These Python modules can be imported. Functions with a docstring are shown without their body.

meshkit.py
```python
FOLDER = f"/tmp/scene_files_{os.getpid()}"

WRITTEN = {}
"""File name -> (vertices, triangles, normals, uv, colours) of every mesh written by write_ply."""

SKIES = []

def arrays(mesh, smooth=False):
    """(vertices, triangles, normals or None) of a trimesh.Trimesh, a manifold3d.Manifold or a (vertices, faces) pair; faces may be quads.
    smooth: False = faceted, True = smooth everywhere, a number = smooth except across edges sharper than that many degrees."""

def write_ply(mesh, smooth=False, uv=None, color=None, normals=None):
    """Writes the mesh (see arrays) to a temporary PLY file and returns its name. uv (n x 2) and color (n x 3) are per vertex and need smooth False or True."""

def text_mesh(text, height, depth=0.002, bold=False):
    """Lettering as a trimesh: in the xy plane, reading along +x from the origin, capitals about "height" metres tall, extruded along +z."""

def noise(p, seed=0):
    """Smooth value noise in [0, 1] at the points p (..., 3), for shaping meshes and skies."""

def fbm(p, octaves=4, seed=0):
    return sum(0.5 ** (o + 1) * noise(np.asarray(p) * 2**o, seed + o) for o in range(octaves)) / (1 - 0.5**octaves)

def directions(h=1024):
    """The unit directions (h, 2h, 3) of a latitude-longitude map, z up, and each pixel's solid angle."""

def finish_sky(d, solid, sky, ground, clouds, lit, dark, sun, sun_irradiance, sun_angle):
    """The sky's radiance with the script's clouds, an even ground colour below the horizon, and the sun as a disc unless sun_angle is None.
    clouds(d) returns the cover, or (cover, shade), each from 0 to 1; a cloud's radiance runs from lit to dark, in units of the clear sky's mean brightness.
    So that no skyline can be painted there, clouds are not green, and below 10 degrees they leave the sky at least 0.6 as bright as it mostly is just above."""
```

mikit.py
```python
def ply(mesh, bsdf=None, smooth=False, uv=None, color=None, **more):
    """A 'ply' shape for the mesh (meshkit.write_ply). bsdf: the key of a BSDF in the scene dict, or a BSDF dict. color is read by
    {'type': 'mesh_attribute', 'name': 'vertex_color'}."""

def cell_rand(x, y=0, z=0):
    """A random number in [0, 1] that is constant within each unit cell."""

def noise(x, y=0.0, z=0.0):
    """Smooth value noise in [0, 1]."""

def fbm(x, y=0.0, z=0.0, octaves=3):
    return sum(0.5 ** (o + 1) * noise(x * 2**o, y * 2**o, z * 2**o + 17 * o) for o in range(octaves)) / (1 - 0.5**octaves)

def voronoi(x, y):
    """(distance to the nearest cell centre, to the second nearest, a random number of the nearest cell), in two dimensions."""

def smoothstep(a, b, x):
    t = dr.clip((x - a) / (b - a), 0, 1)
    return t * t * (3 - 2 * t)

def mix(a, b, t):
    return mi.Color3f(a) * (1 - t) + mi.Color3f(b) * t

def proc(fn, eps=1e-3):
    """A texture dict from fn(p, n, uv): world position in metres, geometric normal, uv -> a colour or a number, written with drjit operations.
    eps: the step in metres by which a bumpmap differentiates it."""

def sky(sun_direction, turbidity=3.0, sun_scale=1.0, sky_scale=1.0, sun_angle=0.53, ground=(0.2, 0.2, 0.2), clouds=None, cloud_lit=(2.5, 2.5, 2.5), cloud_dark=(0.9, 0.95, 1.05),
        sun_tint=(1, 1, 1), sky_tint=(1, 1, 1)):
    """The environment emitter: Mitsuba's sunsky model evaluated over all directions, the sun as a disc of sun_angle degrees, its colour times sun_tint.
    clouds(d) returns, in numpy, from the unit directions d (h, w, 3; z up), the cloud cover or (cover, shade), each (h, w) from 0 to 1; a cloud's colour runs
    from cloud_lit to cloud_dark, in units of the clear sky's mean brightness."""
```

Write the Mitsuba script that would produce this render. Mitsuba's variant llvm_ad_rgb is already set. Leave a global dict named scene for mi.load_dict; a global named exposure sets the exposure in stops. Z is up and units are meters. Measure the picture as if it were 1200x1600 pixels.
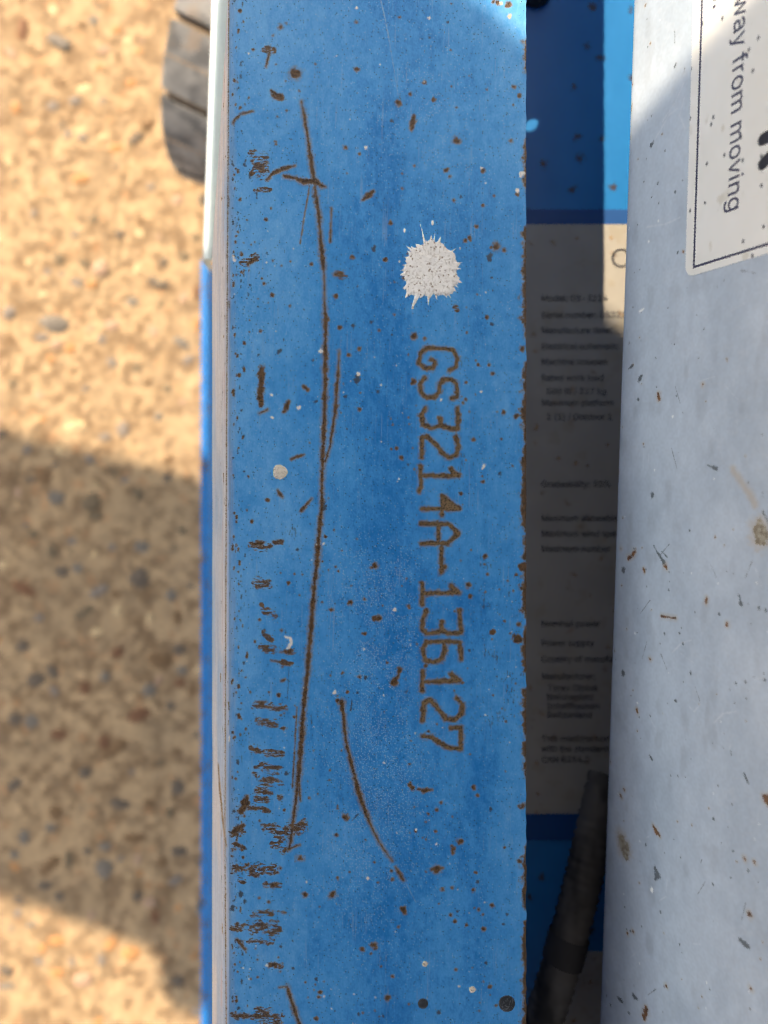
import math, random
import numpy as np
import trimesh, shapely
from shapely.geometry import Polygon, LineString, Point, box
from shapely import affinity
from shapely.ops import unary_union
import drjit as dr
import mitsuba as mi
import mikit, meshkit
from mikit import proc, noise, fbm, voronoi, cell_rand, smoothstep, mix

# ------------------------------------------------------------------ camera, sky, exposure
T = mi.ScalarTransform4f
scene, labels = {}, {}
ZT = 0.40                    # height of the blue chassis plate above the concrete
D = 0.20                     # camera above that plate
F = 1200.0                   # focal length in photograph pixels
U = D / F                    # one photograph pixel on the plate, in metres (1/6 mm)
scene['camera'] = {'type': 'thinlens', 'fov': 2 * math.degrees(math.atan(800 / F)), 'fov_axis': 'y',
                   'to_world': T().look_at(origin=[0, 0, ZT + D], target=[0, 0, 0], up=[0, 1, 0]),
                   'aperture_radius': 0.0016, 'focus_distance': D - 0.002, 'near_clip': 0.01, 'far_clip': 200.0}
TX, TY = 0.58, -0.75         # how far the sunlight moves per metre of drop
def thin_cloud(d):           # a bright, thin veil of high cloud
    return .40 + .22 * (meshkit.fbm(d * 2.2 + 5, 4, 3) - .5)
scene['sky'] = mikit.sky((-TX, -TY, 1.0), turbidity=3, sun_scale=0.74, sky_scale=1.25, clouds=thin_cloud, cloud_lit=(2.9, 2.5, 2.15), cloud_dark=(1.5, 1.4, 1.3), sky_tint=(1.12, 1.0, .84))
exposure = 2.96

# ------------------------------------------------------------------ helpers
def key_for(name, parent=None):
    base = f'{parent}__{name}' if parent else name
    k, i = base, 0
    while k in scene or k in labels:
        i += 1
        k = f'{base}_{i:03d}'
    return k

def obj(name, mesh, bsdf, parent=None, smooth=False, uv=None, **more):
    k = key_for(name, parent)
    scene[k] = mikit.ply(mesh, bsdf, smooth=smooth, uv=uv, **more)
    return k

def tag(k, **kw):
    labels[k] = kw

def gx(px, z=0.0):           # photograph pixel -> metres on a level plane z metres above the plate
    return (px - 600) * (D - z) / F

def gy(py, z=0.0):
    return (800 - py) * (D - z) / F

def extrude(poly, h, z=0.0):
    ms = []
    for g in getattr(poly, 'geoms', [poly]):
        if g.area > 0:
            m = trimesh.creation.extrude_polygon(g, h, engine='earcut')
            m.apply_translation([0, 0, z])
            ms.append(m)
    return trimesh.util.concatenate(ms)

def ragged(poly, amp, scale, seed, step):
    """The polygon with its outline broken up by noise."""
    out = []
    for g in getattr(poly, 'geoms', [poly]):
        rings = []
        for r in [g.exterior, *g.interiors]:
            n = max(8, int(r.length / step))
            p = np.array([r.interpolate(i / n, normalized=True).coords[0] for i in range(n)])
            q = np.column_stack([p * scale, np.full(n, seed * 3.7)])
            dx = meshkit.fbm(q, 3, seed) - 0.5
            dy = meshkit.fbm(q + 51.3, 3, seed + 9) - 0.5
            rings.append(p + amp * 2 * np.column_stack([dx, dy]))
        g2 = Polygon(rings[0], rings[1:]).buffer(0)
        out.append(g2)
    return unary_union(out)

def tube(path, r, sides=20, caps=True):
    p = np.asarray(path, float)
    r = np.broadcast_to(r, (len(p),))
    t = np.gradient(p, axis=0)
    t /= np.linalg.norm(t, axis=1, keepdims=True)
    a = np.cross(t, [0, 0, 1.0]); a /= np.linalg.norm(a, axis=1, keepdims=True)
    b = np.cross(a, t)
    ang = np.arange(sides) * 2 * np.pi / sides
    v = (p[:, None] + r[:, None, None] * (np.cos(ang)[None, :, None] * a[:, None] + np.sin(ang)[None, :, None] * b[:, None])).reshape(-1, 3)
    f = []
    for i in range(len(p) - 1):
        for j in range(sides):
            k = (j + 1) % sides
            f.append([i * sides + j, i * sides + k, (i + 1) * sides + k]); f.append([i * sides + j, (i + 1) * sides + k, (i + 1) * sides + j])
    m = trimesh.Trimesh(v, f, process=False)
    return m

def rbox(sx, sy, sz, r, centre=(0, 0, 0), seg=3):
    import manifold3d as m3
    c = m3.CrossSection.square((sx - 2 * r, sy - 2 * r), True).offset(r, m3.JoinType.Round, circular_segments=4 * seg)
    a = m3.Manifold.extrude(c, sz - 2 * r).translate((0, 0, -sz / 2 + r))
    c2 = m3.CrossSection.square((sx - 2 * r, sy - 2 * r), True)
    b = m3.Manifold.extrude(c2, sz).translate((0, 0, -sz / 2))
    h = m3.Manifold.batch_hull([a, b])
    mm = h.to_mesh()
    t = trimesh.Trimesh(mm.vert_properties[:, :3], mm.tri_verts, process=False)
    t.apply_translation(centre)
    return t

# ------------------------------------------------------------------ wear marks: line strokes of rust, scuffs and drops kept in a grid of cells
RUST, DARK, PALE, HALO, HAIR, TAN, SMEAR = range(7)

class Marks:
    """Strokes (ax, ay, bx, by, wa, wb, kind, halo) on a flat face in 'plate units'; near(x, y) finds those of the cell in drjit."""
    def __init__(self, x0, y0, x1, y1, cell, K):
        self.x0, self.y0, self.c, self.K = x0, y0, cell, K
        self.nx, self.ny = int((x1 - x0) / cell) + 1, int((y1 - y0) / cell) + 1
        self.m, self.thin = [], 1.0
    def stroke(self, pts, kind=RUST, halo=4.0):
        if len(pts) == 1:
            pts = [pts[0], (pts[0][0] + 0.01, pts[0][1] + 0.01, pts[0][2])]
        for a, b in zip(pts[:-1], pts[1:]):
            k = self.thin if kind == RUST else 1.0
            self.m.append((a[0], a[1], b[0], b[1], a[2] * k, b[2] * k, kind, halo))
    def bake(self):
        m = np.array(self.m, float)
        cells = [[] for _ in range(self.nx * self.ny)]
        for i, (ax, ay, bx, by, wa, wb, kind, halo) in enumerate(self.m):
            r = max(wa, wb) * 1.5 + halo + 2
            i0, i1 = int((min(ax, bx) - r - self.x0) // self.c), int((max(ax, bx) + r - self.x0) // self.c)
            j0, j1 = int((min(ay, by) - r - self.y0) // self.c), int((max(ay, by) + r - self.y0) // self.c)
            for ci in range(max(i0, 0), min(i1, self.nx - 1) + 1):
                for cj in range(max(j0, 0), min(j1, self.ny - 1) + 1):
                    cx, cy = self.x0 + (ci + .5) * self.c, self.y0 + (cj + .5) * self.c
                    L = (bx - ax) ** 2 + (by - ay) ** 2
                    t = min(1, max(0, ((cx - ax) * (bx - ax) + (cy - ay) * (by - ay)) / L))
                    d = math.hypot(cx - ax - t * (bx - ax), cy - ay - t * (by - ay)) - self.c * .71
                    if d < r:
                        cells[cj * self.nx + ci].append((-max(wa, wb), i))
        idx = np.full((len(cells), self.K), -1, int)
        for k, c in enumerate(cells):
            for s, (w, i) in enumerate(sorted(c)[:self.K]):
                idx[k, s] = i
        self.over = sum(len(c) > self.K for c in cells)
        m = np.vstack([m, [[-9e3, -9e3, -9.1e3, -9e3, 0, 0, 0, 1]]])
        idx[idx < 0] = len(m) - 1
        self.idx = mi.UInt32(idx.ravel().astype(np.uint32))
        self.cols = [mi.Float(np.ascontiguousarray(m[:, j]).astype(np.float32)) for j in range(8)]
        dr.eval(self.idx, *self.cols)
        return self
    def near(self, x, y, wob, drag=0.5, swell=1.0):
        """Coverage of each kind at (x, y): rust, dark, pale, halo, hair, tan. wob: a noise in [-1, 1] that makes edges ragged."""
        ci = dr.clip(mi.Int32(dr.floor((x - self.x0) / self.c)), 0, self.nx - 1)
        cj = dr.clip(mi.Int32(dr.floor((y - self.y0) / self.c)), 0, self.ny - 1)
        base = mi.UInt32(cj * self.nx + ci) * self.K
        z = mi.Float(0)
        out = {k: mi.Float(0) for k in range(7)}
        for s in range(self.K):
            i = dr.gather(mi.UInt32, self.idx, base + s)
            ax, ay, bx, by, wa, wb, kind, halo = (dr.gather(mi.Float, c, i) for c in self.cols)
            dx, dy = bx - ax, by - ay
            t = dr.clip(((x - ax) * dx + (y - ay) * dy) / (dx * dx + dy * dy), 0, 1)
            d = dr.sqrt(dr.square(x - ax - t * dx) + dr.square(y - ay - t * dy))
            w = (wa + (wb - wa) * t) * swell
            soft = 1 - dr.clip(d / dr.maximum(w, .1), 0, 1)
            v = dr.sqrt(soft) * .45 + drag * 1.3
            sm = smoothstep(.98, 1.06, v) * smoothstep(0, .15, soft)
            sh = smoothstep(.78, .98, v) * smoothstep(0, .2, soft)
            d = d - w - wob * (0.48 * w + 0.6)
            core = 1 - smoothstep(-1.5, 1.0, d)
            h = 1 - smoothstep(-0.4, 1.0, d / (halo * 1.25))
            out[RUST] = dr.maximum(out[RUST], dr.select(kind < 0.5, core, 0))
            out[DARK] = dr.maximum(out[DARK], dr.select(dr.abs(kind - DARK) < 0.5, core, 0))
            out[PALE] = dr.maximum(out[PALE], dr.select(dr.abs(kind - PALE) < 0.5, core, 0))
            out[HAIR] = dr.maximum(out[HAIR], dr.select(dr.abs(kind - HAIR) < 0.5, core, 0))
            out[TAN] = dr.maximum(out[TAN], dr.select(dr.abs(kind - TAN) < 0.5, core, 0))
            out[SMEAR] = dr.maximum(out[SMEAR], dr.select(kind > 5.5, sm, 0))
            out[HALO] = dr.maximum(out[HALO], dr.select(kind > 5.5, sh * .85, 0))
            out[HALO] = dr.maximum(out[HALO], dr.select((kind < 0.5) | (dr.abs(kind - HALO) < 0.5), h, 0))
        return out

# the stamped number: each character as strokes, in plate units (read downwards)
def c6(*p): return [(400 + x / 3, 400 + y / 3) for x, y in p]
def c7(*p): return [(400 + x / 3, 800 + y / 3) for x, y in p]
STAMP = [
    ('G', [c6((908, 536), (938, 518), (943, 480), (925, 442), (880, 434), (800, 434), (770, 455), (764, 500), (785, 526), (832, 525), (838, 495), (820, 487))]),
    ('S', [c6((915, 668), (945, 660), (940, 600), (915, 577), (882, 580), (862, 602), (858, 640), (835, 663), (800, 665), (775, 640), (768, 600), (792, 570))]),
    ('3', [c6((945, 712), (946, 812), (900, 806), (866, 795), (861, 762)), c6((866, 795), (825, 808), (785, 792), (775, 750), (794, 712))]),
    ('2', [c6((776, 945), (780, 852), (805, 847), (845, 890), (880, 930), (905, 945), (938, 932), (951, 890), (936, 848))]),
    ('1', [c6((770, 985), (773, 1078), (766, 1106)), c6((773, 1030), (950, 1030), (915, 1004))]),
    ('4', [c6((778, 1185), (950, 1185), (908, 1152), (874, 1124), (872, 1215)), c6((900, 1150), (880, 1175))]),
    ('A', [c7((775, 55), (900, 56), (950, 100), (900, 146), (775, 148)), c7((855, 57), (855, 147))]),
    ('dash', [c7((868, 165), (869, 285)), c7((869, 262), (884, 256))]),
    ('1', [c7((779, 335), (780, 432)), c7((780, 382), (952, 378), (916, 345))]),
    ('3', [c7((954, 460), (961, 566), (900, 570), (872, 548), (872, 518)), c7((876, 558), (838, 568), (800, 570), (780, 545), (784, 500), (796, 464))]),
    ('6', [c7((962, 692), (955, 612), (900, 605), (800, 610), (782, 640), (790, 690), (830, 706), (870, 690), (886, 650), (880, 612))]),
    ('1', [c7((781, 745), (780, 836)), c7((780, 797), (955, 790), (916, 760))]),
    ('2', [c7((782, 980), (785, 892), (815, 880), (860, 930), (890, 970), (930, 976), (965, 945), (966, 900), (940, 872))]),
    ('7', [c7((915, 1010), (960, 1010), (961, 1110), (900, 1105), (850, 1075), (820, 1055), (780, 1052))]),
]

rng = np.random.default_rng(7)
plate = Marks(300, -60, 840, 1660, 8, 7); plate.thin = .92
P = plate.stroke
# the long gouge and its branch
P([(471, 158, .8), (475, 180, 2.6), (481, 215, 1.2), (484, 240, 2.8), (490, 275, 3), (493, 300, 2.4), (497, 330, 3), (501, 370, 2.6), (503, 395, 3.8), (505, 415, 3), (506, 425, 1.2), (507, 450, .8), (507, 470, 1), (508, 490, 3), (509, 520, 2.6), (508, 560, 3.6), (508, 600, 3.8), (507, 640, 3.4), (506, 680, 3.2), (504, 720, 3), (503, 760, 2.3), (503, 790, 2.4), (499, 830, 3.2), (496, 870, 3.6), (490, 930, 3.2), (486, 985, 3.4), (481, 1045, 3), (475, 1100, 3.2), (470, 1170, 3.6), (466, 1220, 2.6), (461, 1260, 2.2), (457, 1295, 2.5), (452, 1327, 1.4)], halo=5)
P([(530, 548, .4), (529, 570, 1), (528, 590, 2.4), (526, 612, 2.8), (525, 630, 1.6), (525, 636, 3.6), (520, 670, 1.8), (515, 700, 1.8), (508, 722, 1.2)], halo=4.5)
P([(466, 1190, 2), (469, 1250, 1.2)], halo=3)
P([(464, 1105, .6), (460, 1180, .8), (457, 1230, .6)], halo=2)
P([(534, 1097, 3.6), (537, 1120, 2.2), (541, 1160, 2.2), (548, 1190, 2.4), (556, 1218, 2.8), (561, 1240, 3.2), (570, 1265, 3), (577, 1285, 1.8), (592, 1315, 1.6), (605, 1335, 1), (613, 1345, .5)], halo=5)
P([(618, 1355, .6), (622, 1362, 2.4), (630, 1375, 1.6)], halo=4)
P([(634, 1380, .5), (650, 1410, .4)], HAIR, 2)
P([(449, 1541, 1.6), (456, 1565, 2.6), (464, 1590, 2.8), (474, 1612, 2.8)], halo=5)
P([(436, 1543, 1), (449, 1542, 1.6)], halo=3)
P([(595, 0, .6), (602, 30, .9), (608, 62, .5), (616, 110, .4), (622, 150, .35)], HAIR, 2)
P([(518, 325, .7), (517, 350, .6), (516, 378, 1.4)], halo=3); P([(484, 290, .6), (475, 340, .4), (469, 380, .35)], halo=2)
P([(400, 1103, 1.6), (420, 1105, 1.2), (448, 1108, .7)], halo=3); P([(400, 1097, 1.2), (416, 1097, 1)], halo=3)
P([(452, 1040, .5), (449, 1092, .5)], DARK, 2)
# smears beside the top of the gouge
P([(417, 281, 2), (425, 272, 3), (440, 265, 3.2), (461, 259, 1.6)], halo=3); P([(443, 275, 2), (462, 279, 3), (475, 285, 5), (490, 284, 5.5), (500, 289, 3.4), (508, 292, 1.2)], halo=4)
P([(364, 192, 1.4), (369, 184, 2), (378, 178, 1.6), (396, 174, .8)], halo=3)
P([(409, 576, 5), (408, 600, 6), (407, 622, 5), (408, 632, 4)], halo=3)
P([(418, 640, .8), (405, 646, .8)])
# single spots and chips
for s in [(461, 114, 8.5), (428, 149, 4.5), (418, 75, 4), (428, 77, 2.4), (439, 43, 4), (427, 55, 1.5), (447, 36, 1.4), (712, 219, 5), (540, 231, 3.6), (557, 35, 2.2), (557, 108, 3.4), (623, 161, 4), (678, 156, 3), (663, 129, 2), (641, 147, 2.2),
          (697, 266, 3.5), (703, 276, 2), (709, 313, 2.6), (755, 321, 2.6), (755, 267, 3), (610, 348, 2.8), (628, 294, 2), (734, 372, 3), (774, 386, 6), (788, 390, 3), (744, 354, 2), (798, 220, 3.4), (525, 429, 5), (533, 428, 3),
          (647, 526, 4.5), (663, 529, 2.4), (545, 554, 2.4), (602, 406, 3.4), (551, 402, 3.2), (524, 463, 3), (511, 500, 4), (425, 461, 3), (412, 443, 2), (377, 397, 2), (453, 478, 1.6), (487, 413, 2.2), (561, 545, 2.4), (592, 516, 1.8),
          (531, 512, 2.4), (764, 570, 2), (770, 584, 2), (728, 624, 3), (724, 629, 2.4), (740, 687, 3.4), (787, 645, 3), (619, 700, 2), (627, 715, 2.6), (755, 752, 2.4), (721, 771, 2), (419, 781, 3), (586, 884, 5), (581, 887, 3), (547, 941, 4),
          (569, 936, 2), (592, 967, 4.4), (517, 953, 3), (638, 947, 2.4), (617, 1066, 4.4), (731, 914, 4.6), (735, 932, 2.6), (758, 868, 3), (762, 897, 2), (408, 945, 2), (440, 985, 2),
          (446, 1018, 3), (443, 1038, 2.6), (453, 1018, 3.4), (441, 1042, 2), (443, 1138, 3.6), (540, 1277, 4.4), (525, 1305, 2.4), (469, 1341, 5.4), (519, 1399, 5), (477, 1398, 3.6), (585, 1477, 4.4), (566, 1484, 3), (682, 1357, 6.4),
          (644, 1231, 3.4), (640, 1227, 2.4), (740, 1231, 3.4), (746, 1243, 2), (689, 1254, 2), (682, 1265, 2.2), (719, 1315, 4), (708, 1327, 3.4), (708, 1332, 3), (706, 1322, 2), (692, 1390, 3), (706, 1387, 2), (739, 1390, 2.6), (704, 1430, 2.6), (711, 1440, 2.2), (756, 1452, 3.4),
          (769, 1415, 2.6), (748, 1421, 3), (712, 1515, 2.4), (605, 1559, 3.6), (614, 1526, 2.4), (623, 1448, 2.6), (613, 1373, 2.4), (612, 1361, 2), (498, 1558, 2), (500, 1550, 2.4), (438, 1357, 3), (433, 1363, 2), (426, 1383, 4), (431, 1382, 3), (434, 1357, 2),
          (405, 1403, 2), (420, 1409, 2), (444, 1426, 2), (430, 1508, 4), (438, 1509, 3), (420, 1510, 2), (438, 1518, 2), (373, 1322, 3.4), (367, 1327, 2), (370, 1444, 3), (378, 1446, 2), (381, 1590, 3), (795, 7, 3.5), (778, 4, 3.4), (771, 3, 2), (793, 9, 3)]:
    P([s], halo=max(2.4, s[2] * .8))
for s in [[(424, 142, 2), (438, 152, 4.4), (428, 153, 2)], [(421, 82, 1.4), (418, 93, 1.4), (416, 104, 1.2)], [(643, 202, 2.4), (645, 190, 4), (647, 181, 2)], [(567, 312, 2), (575, 306, 4), (583, 299, 2)], [(388, 413, 2), (394, 408, 3.4), (401, 404, 1.6)],
          [(475, 604, 2), (481, 609, 2)], [(444, 643, 2.8), (448, 634, 3), (451, 627, 2)], [(455, 718, 1.4), (463, 714, 2.4), (474, 711, 1.4)], [(434, 766, 1.6), (437, 772, 3), (441, 776, 2)], [(471, 798, 2.4), (479, 788, 1.4), (487, 779, 1)], [(614, 1068, 4), (622, 1056, 2.4), (625, 1045, 3)],
          [(655, 1233, 2.4), (662, 1235, 3.4), (675, 1234, 1)], [(396, 850, 3), (412, 848, 2.4)], [(427, 847, 2), (434, 847, 3.4), (441, 845, 1.6)], 
          [(424, 1032, 1), (438, 1035, .9)], [(441, 1037, 3), (453, 1039, 1.4)], 
          [(386, 1244, 2), (383, 1255, 5.5), (378, 1268, 5.5)], [(380, 1289, 3), (374, 1295, 5), (366, 1300, 4.4)], 
          [(452, 1326, 1.6), (468, 1320, 1)], 
          [(370, 1468, 2.4), (376, 1475, 4), (383, 1483, 2.4)], [(368, 1587, 3.4), (374, 1588, 2), (388, 1586, 2)], [(692, 1356, 1), (676, 1358, 3)], [(630, 1420, 4), (633, 1427, 2)], 
          [(440, 1064, 1.4), (445, 1062, 1.4)]]:
    P(s, halo=3)
# dark scuffs, tar drops
for s in [[(764, 403, 4.5), (766, 398, 3)], [(584, 389, 4.6), (586, 385, 3)], [(540, 619, 3.8)], [(494, 627, 4.2)], [(558, 594, 4.6), (559, 588, 4)], [(628, 715, 2.4)], [(580, 503, 3)], [(552, 509, 2.6)], [(612, 523, 2)], [(769, 507, 2.6)], [(590, 613, 2.4)], [(542, 670, 2)], [(562, 734, 2)], [(638, 726, 1.6)],
          [(781, 740, 2.6)], [(435, 551, 2.6), (438, 547, 2)], [(404, 555, 1.6)], [(505, 792, 6)], [(447, 1209, 4)], [(720, 307, 2.6)], [(612, 188, 2.6)], [(700, 35, 2)], [(671, 59, 2)], [(768, 434, 2.4)], [(770, 454, 1.6)], [(786, 1444, 2.6)], [(747, 1378, 3)], [(767, 1265, 3)], [(792, 1429, 2.6)], [(438, 1479, 3)], [(457, 1470, 2)],
          [(494, 1530, 2.4)], [(458, 1513, 2)], [(572, 1058, 3)], [(635, 1081, 2.6)], [(560, 1585, 2.6)], [(598, 1588, 2.6)], [(686, 1582, 3)], [(759, 1505, 2.6)], [(733, 1016, 3)], [(465, 858, 2.4)], [(446, 988, 2)], [(499, 1433, 2)], [(715, 1424, 2)], [(664, 984, 2)], [(558, 596, 4)], [(550, 1094, 1), (548, 1110, 1)],
          [(560, 1272, 1.4), (550, 1282, .8)], [(486, 1118, 1), (487, 1130, .8)], [(400, 1102, 1)], [(424, 1031, .8), (438, 1034, .8)], [(397, 1350, 1), (404, 1346, 1)]]:
    P(s, DARK, 2)
for a, b, w, n in [((766, 1016), (778, 1032), 6, 24), ((794, 1050), (798, 1092), 5, 34), ((768, 1133), (783, 1118), 5, 22), ((716, 586), (726, 554), 2, 12), ((720, 744), (725, 710), 2, 12), ((795, 936), (798, 914), 2, 8), ((757, 935), (763, 950), 4, 10), ((752, 868), (764, 884), 4, 8), ((530, 1225), (532, 1250), 2, 6), ((455, 828), (465, 838), 5, 12), ((812, 1020), (818, 1060), 4, 14), ((804, 1080), (806, 1100), 4, 10)]:
    for _ in range(n):
        t = rng.random(); x = a[0] + t * (b[0] - a[0]) + rng.normal() * w; y = a[1] + t * (b[1] - a[1]) + rng.normal() * w * .6
        P([(x, y, .7), (x + rng.normal() * .8, y + rng.normal() * 5, .5)], DARK, 1.5)
# pale drops and chips
for s in [[(467, 637, 4)], [(425, 652, 3)], [(424, 617, 2.6)], [(501, 549, 3.2)], [(560, 584, 3)], [(617, 953, 3)], [(523, 1082, 3.6)], [(814, 271, 4.6)], [(808, 298, 3)], [(756, 727, 3), (754, 732, 2)], [(689, 625, 2.4)], [(671, 28, 3.6)], [(572, 230, 2.6)], [(445, 994, 1.6), (454, 998, 2), (455, 1006, 2), (450, 1012, 2.2)], [(664, 1506, 4.4)], [(738, 1546, 4.8)],
          [(417, 1509, 2.8)], [(575, 1372, 2.6)], [(618, 1456, 1.8)], [(557, 12, 1.6)], [(594, 101, 1.6)], [(759, 457, 2)], [(752, 612, 2)], [(759, 286, 1.2)], [(752, 262, 1.8)], [(596, 690, 1.4)], [(506, 849, 2.4)], [(487, 875, 2)], [(365, 403, 2), (367, 407, 2)], [(359, 1150, 1), (358, 1158, 1)], [(682, 1319, 1.6)], [(703, 1350, 1.2)], [(757, 1410, 1.4)]]:
    P(s, PALE, 2)
P([(364, 400, 1.6)], TAN, 2)
P([(797, 25, 5)], TAN, 2); P([(783, 4, 3)], TAN, 2)
# rust creeping in from the sheared right edge
y = -40.0
while y < 1640:
    w = 2.8 if y < 380 else 5.4
    n = meshkit.fbm(np.array([y / 46.0, 3.1, 0.0]), 3, 4)
    if n > (0.50 if y < 380 else 0.40):
        r_ = 1.2 + w * (0.4 + 2.6 * (n - .38)) + rng.random() * 2
        P([(824.0, y, r_), (824.0, y + 7, r_ * rng.uniform(.7, 1.2))], halo=4)
        if rng.random() < .16: P([(821 - rng.random() * 6, y, 1.5 + rng.random() * 2.5)], halo=4)
    y += 7
for s in [(808, 998, 7), (812, 1000, 5), (818, 886, 8), (819, 870, 5), (813, 465, 4), (820, 230, 3.6), (812, 1345, 4), (816, 1340, 4), (817, 1260, 5), (803, 136, 2), (816, 545, 3), (807, 650, 3.6), (811, 976, 3)]:
    P([s], halo=3)
# thin worn line along the bend
for (a, b) in [((357.5, -40), (356, 300)), ((356, 300), (354, 620)), ((354, 620), (352, 960)), ((352, 960), (350.5, 1300)), ((350.5, 1300), (353, 1640))]:
    P([(*a, .55), (*b, .55)], halo=1.4)
for _ in range(60):
    x, y, l = rng.uniform(340, 360), rng.uniform(-20, 1620), rng.uniform(2, 16)
    P([(x, y, .3 + rng.random() * .4), (x + rng.normal() * .5, y + l, .2)], [RUST, DARK, DARK, HAIR][rng.integers(4)], 1.2)
P([(334, 1205, .8), (338, 1240, 1.2), (345, 1285, 1.0), (353, 1322, .6)], halo=3); P([(336, 1215, .5), (349, 1300, .5)], halo=2)
# small specks, thickest by the bend
for _ in range(300):
    x = 362 + abs(rng.normal()) * 14; y = rng.uniform(-20, 1620); r = .7 + rng.exponential(.5)
    P([(x, y, r), (x + rng.normal() * .4, y + rng.normal() * 2.4, r * .8)], DARK if rng.random() < .62 else RUST, 1.5)
knots = [(rng.uniform(370, 815), rng.uniform(-20, 1620)) for _ in range(34)]
for _ in range(460):
    if rng.random() < .62:
        cx_, cy_ = knots[rng.integers(len(knots))]; x, y = cx_ + rng.normal() * 20, cy_ + rng.normal() * 28
    else:
        x, y = rng.uniform(365, 815), rng.uniform(-20, 1620)
    r = .6 + rng.exponential(.55)
    P([(x, y, r)], [DARK, RUST, RUST, PALE][rng.integers(4)] if r < 2.2 else RUST, 1.8)
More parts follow.
